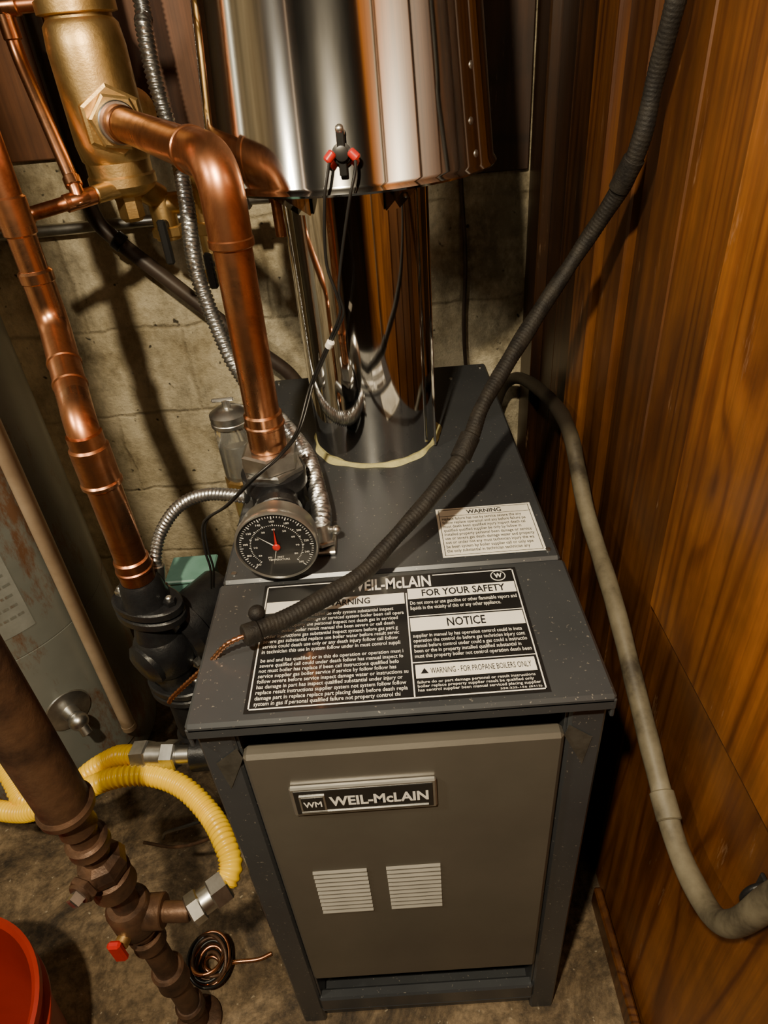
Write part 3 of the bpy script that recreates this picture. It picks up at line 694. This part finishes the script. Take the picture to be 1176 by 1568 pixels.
# ------------------------------------------------------------ water heater
g=Grp('water_heater')
tx,ty,tr=-.600,.585,.22
rev('tank',(tx,ty,0),(0,0,1),[(.0,.20),(.03,.205),(.032,tr-.004),(.09,tr-.004),(.092,tr),(.45,tr),(.4505,tr-.001),(.4525,tr-.001),(.453,tr),(1.56,tr),(1.585,tr-.01),(1.60,tr-.05),(1.60,.0)],'tank',g,96)
cyl('vent',(tx,ty,1.6),(tx,ty,2.199),.06,'zinc',g)
dv=V((-.434,.43,.285)); do=(dv-V((tx,ty,.285))).normalized()
surf=V((tx,ty,.285))+do*tr
rev('drain_escutcheon',surf-do*.004,do,[(0,.044),(.006,.042),(.010,.030),(.011,.016),(.03,.014)],'zinc',g,36)
cyl('drain_body',surf,surf+do*.05,.012,'zinc',g,20)
ball('drain_bulb',surf+do*.04,.018,'zinc',g)
cyl('drain_spout',surf+do*.045,surf+do*.06+V((0,0,-.022)),.010,'zinc',g,20)
def onTank(a0,a1,z0_,z1_,mat,nm,dr_=.0008,n=14):
    vs=[];fs=[]
    for i in range(n+1):
        a=math.radians(a0+(a1-a0)*i/n); c_=V((tx+(tr+dr_)*math.cos(a),ty+(tr+dr_)*math.sin(a),0)); vs+=[c_+V((0,0,z0_)),c_+V((0,0,z1_))]
    for i in range(n): fs.append((2*i,2*i+2,2*i+3,2*i+1))
    add(nm,mesh(vs,fs),mat,g)
onTank(-72,-38,.50,.72,'sticker','rating_sticker')
vs=[];fs=[]
for r_ in range(9):
    z=.70-r_*.021; a=-69
    while a<-42:
        w_=random.uniform(1.,3.2); k=len(vs)
        for aa,zz in ((a,z),(a+w_,z),(a+w_,z+.005),(a,z+.005)):
            q=math.radians(aa); vs.append((tx+(tr+.0013)*math.cos(q),ty+(tr+.0013)*math.sin(q),zz))
        fs.append((k,k+1,k+2,k+3)); a+=w_+.8
add('sticker_print',mesh(vs,fs),'tank',g,False)
sweep('discharge_tube',[V((-.377,.490,.15)),V((-.375,.500,1.0)),V((-.375,.500,1.9))],.0135,'tube',g,28,.02)
cyl('discharge_collar',(-.377,.490,.15),(-.377,.49,.165),.0142,'tube',g)
cyl('discharge_link',(-.375,.5,1.45),(tx+.1,ty,1.45),.012,'brass',g)

g=Grp('bucket')
rev('shell',(-.447,-.085,0),(0,0,1),[(0,.0),(.0,.112),(.004,.116),(.24,.142),(.245,.150),(.25,.150),(.252,.143),(.285,.146),(.288,.153),(.300,.153),(.302,.148),(.296,.142),(.01,.110),(.01,0)],'redpaint',g,72)
g=Grp('wire_coil')
cc=V((-.16,.09,0)); random.seed(2)
for k in range(14):
    rr_=.016+.0028*k if k<8 else .048-.0025*k+.014
    til=V((random.uniform(-.45,.45),random.uniform(-.45,.45),1)).normalized(); x_,y_,_=basis(til)
    pts=[cc+V((0,0,.020+.0025*k))+x_*math.cos(a*math.pi/12)*rr_+y_*math.sin(a*math.pi/12)*rr_*.85 for a in range(25)]
    sweep('loop_%d'%k,pts,.0030,'copper' if k%3==0 else ('rustiron' if k%3==1 else 'blackpl'),g,8,.004)
sweep('tail',catmull([cc+V((.02,0,.02)),cc+V((.04,.005,.012)),(-.085,.098,.008),(-.062,.105,.010)]),.0036,'copper',g,8)
g=Grp('floor_wire')
sweep('wire',catmull([(-.30,.32,.02),(-.24,.25,.16),(-.17,.20,.26),(-.09,.19,.31),(-.03,.21,.33),(.001,.22,.34)]),.003,'blackpl',g,8)
sweep('wire_tan',catmull([(-.28,.24,.15),(-.20,.20,.20),(-.12,.18,.26),(-.05,.20,.30),(.001,.21,.31)]),.003,'rustiron',g,8)

# ------------------------------------------------------------ finalise groups
bpy.context.view_layer.update()
for s in G['all']:
    e=bpy.data.objects.new(s.name,None); e.empty_display_size=.05; col.objects.link(e)
    mn=V((1e9,)*3);mx=V((-1e9,)*3)
    for o in s.obs:
        for v in o.data.vertices:
            for i in range(3): mn[i]=min(mn[i],v.co[i]);mx[i]=max(mx[i],v.co[i])
    c=(mn+mx)/2; e.location=c
    for o in s.obs:
        o.parent=e; o.matrix_parent_inverse=Matrix.Translation(-c)

# ------------------------------------------------------------ lights
def area(name,loc,tgt,size,power,colr):
    l=bpy.data.lights.new(name,'AREA'); l.size=size; l.energy=power; l.color=colr; l.shape='DISK'
    o=bpy.data.objects.new(name,l); col.objects.link(o); o.location=loc
    o.rotation_euler=(V(tgt)-V(loc)).to_track_quat('-Z','Y').to_euler(); return o
area('ceiling_bulb',(.02,-.55,1.80),(.10,.5,.75),.05,29,(1,.83,.56))
area('fill_light',(-.72,-.35,1.75),(.10,.5,.85),.10,9,(1,.88,.66))  # added fill from the left, no actual lamp stands here
w=bpy.data.worlds.new('world'); bpy.context.scene.world=w; w.use_nodes=True
w.node_tree.nodes['Background'].inputs[0].default_value=(1,.85,.65,1); w.node_tree.nodes['Background'].inputs[1].default_value=.02

# ------------------------------------------------------------ camera
cd=bpy.data.cameras.new('camera'); cam=bpy.data.objects.new('camera',cd); col.objects.link(cam)
cd.sensor_fit='VERTICAL'; cd.sensor_height=36; cd.lens=36*1018/1568; cd.clip_start=.02
x=V((.9968,-.0305,-.0737)).normalized(); bk=V((.0177,-.8168,.5768)); bk=(bk-x*bk.dot(x)).normalized(); y=bk.cross(x)
m=Matrix((x,y,bk)).transposed().to_4x4(); m.translation=V((.211,-.399,1.277)); cam.matrix_world=m
bpy.context.scene.camera=cam
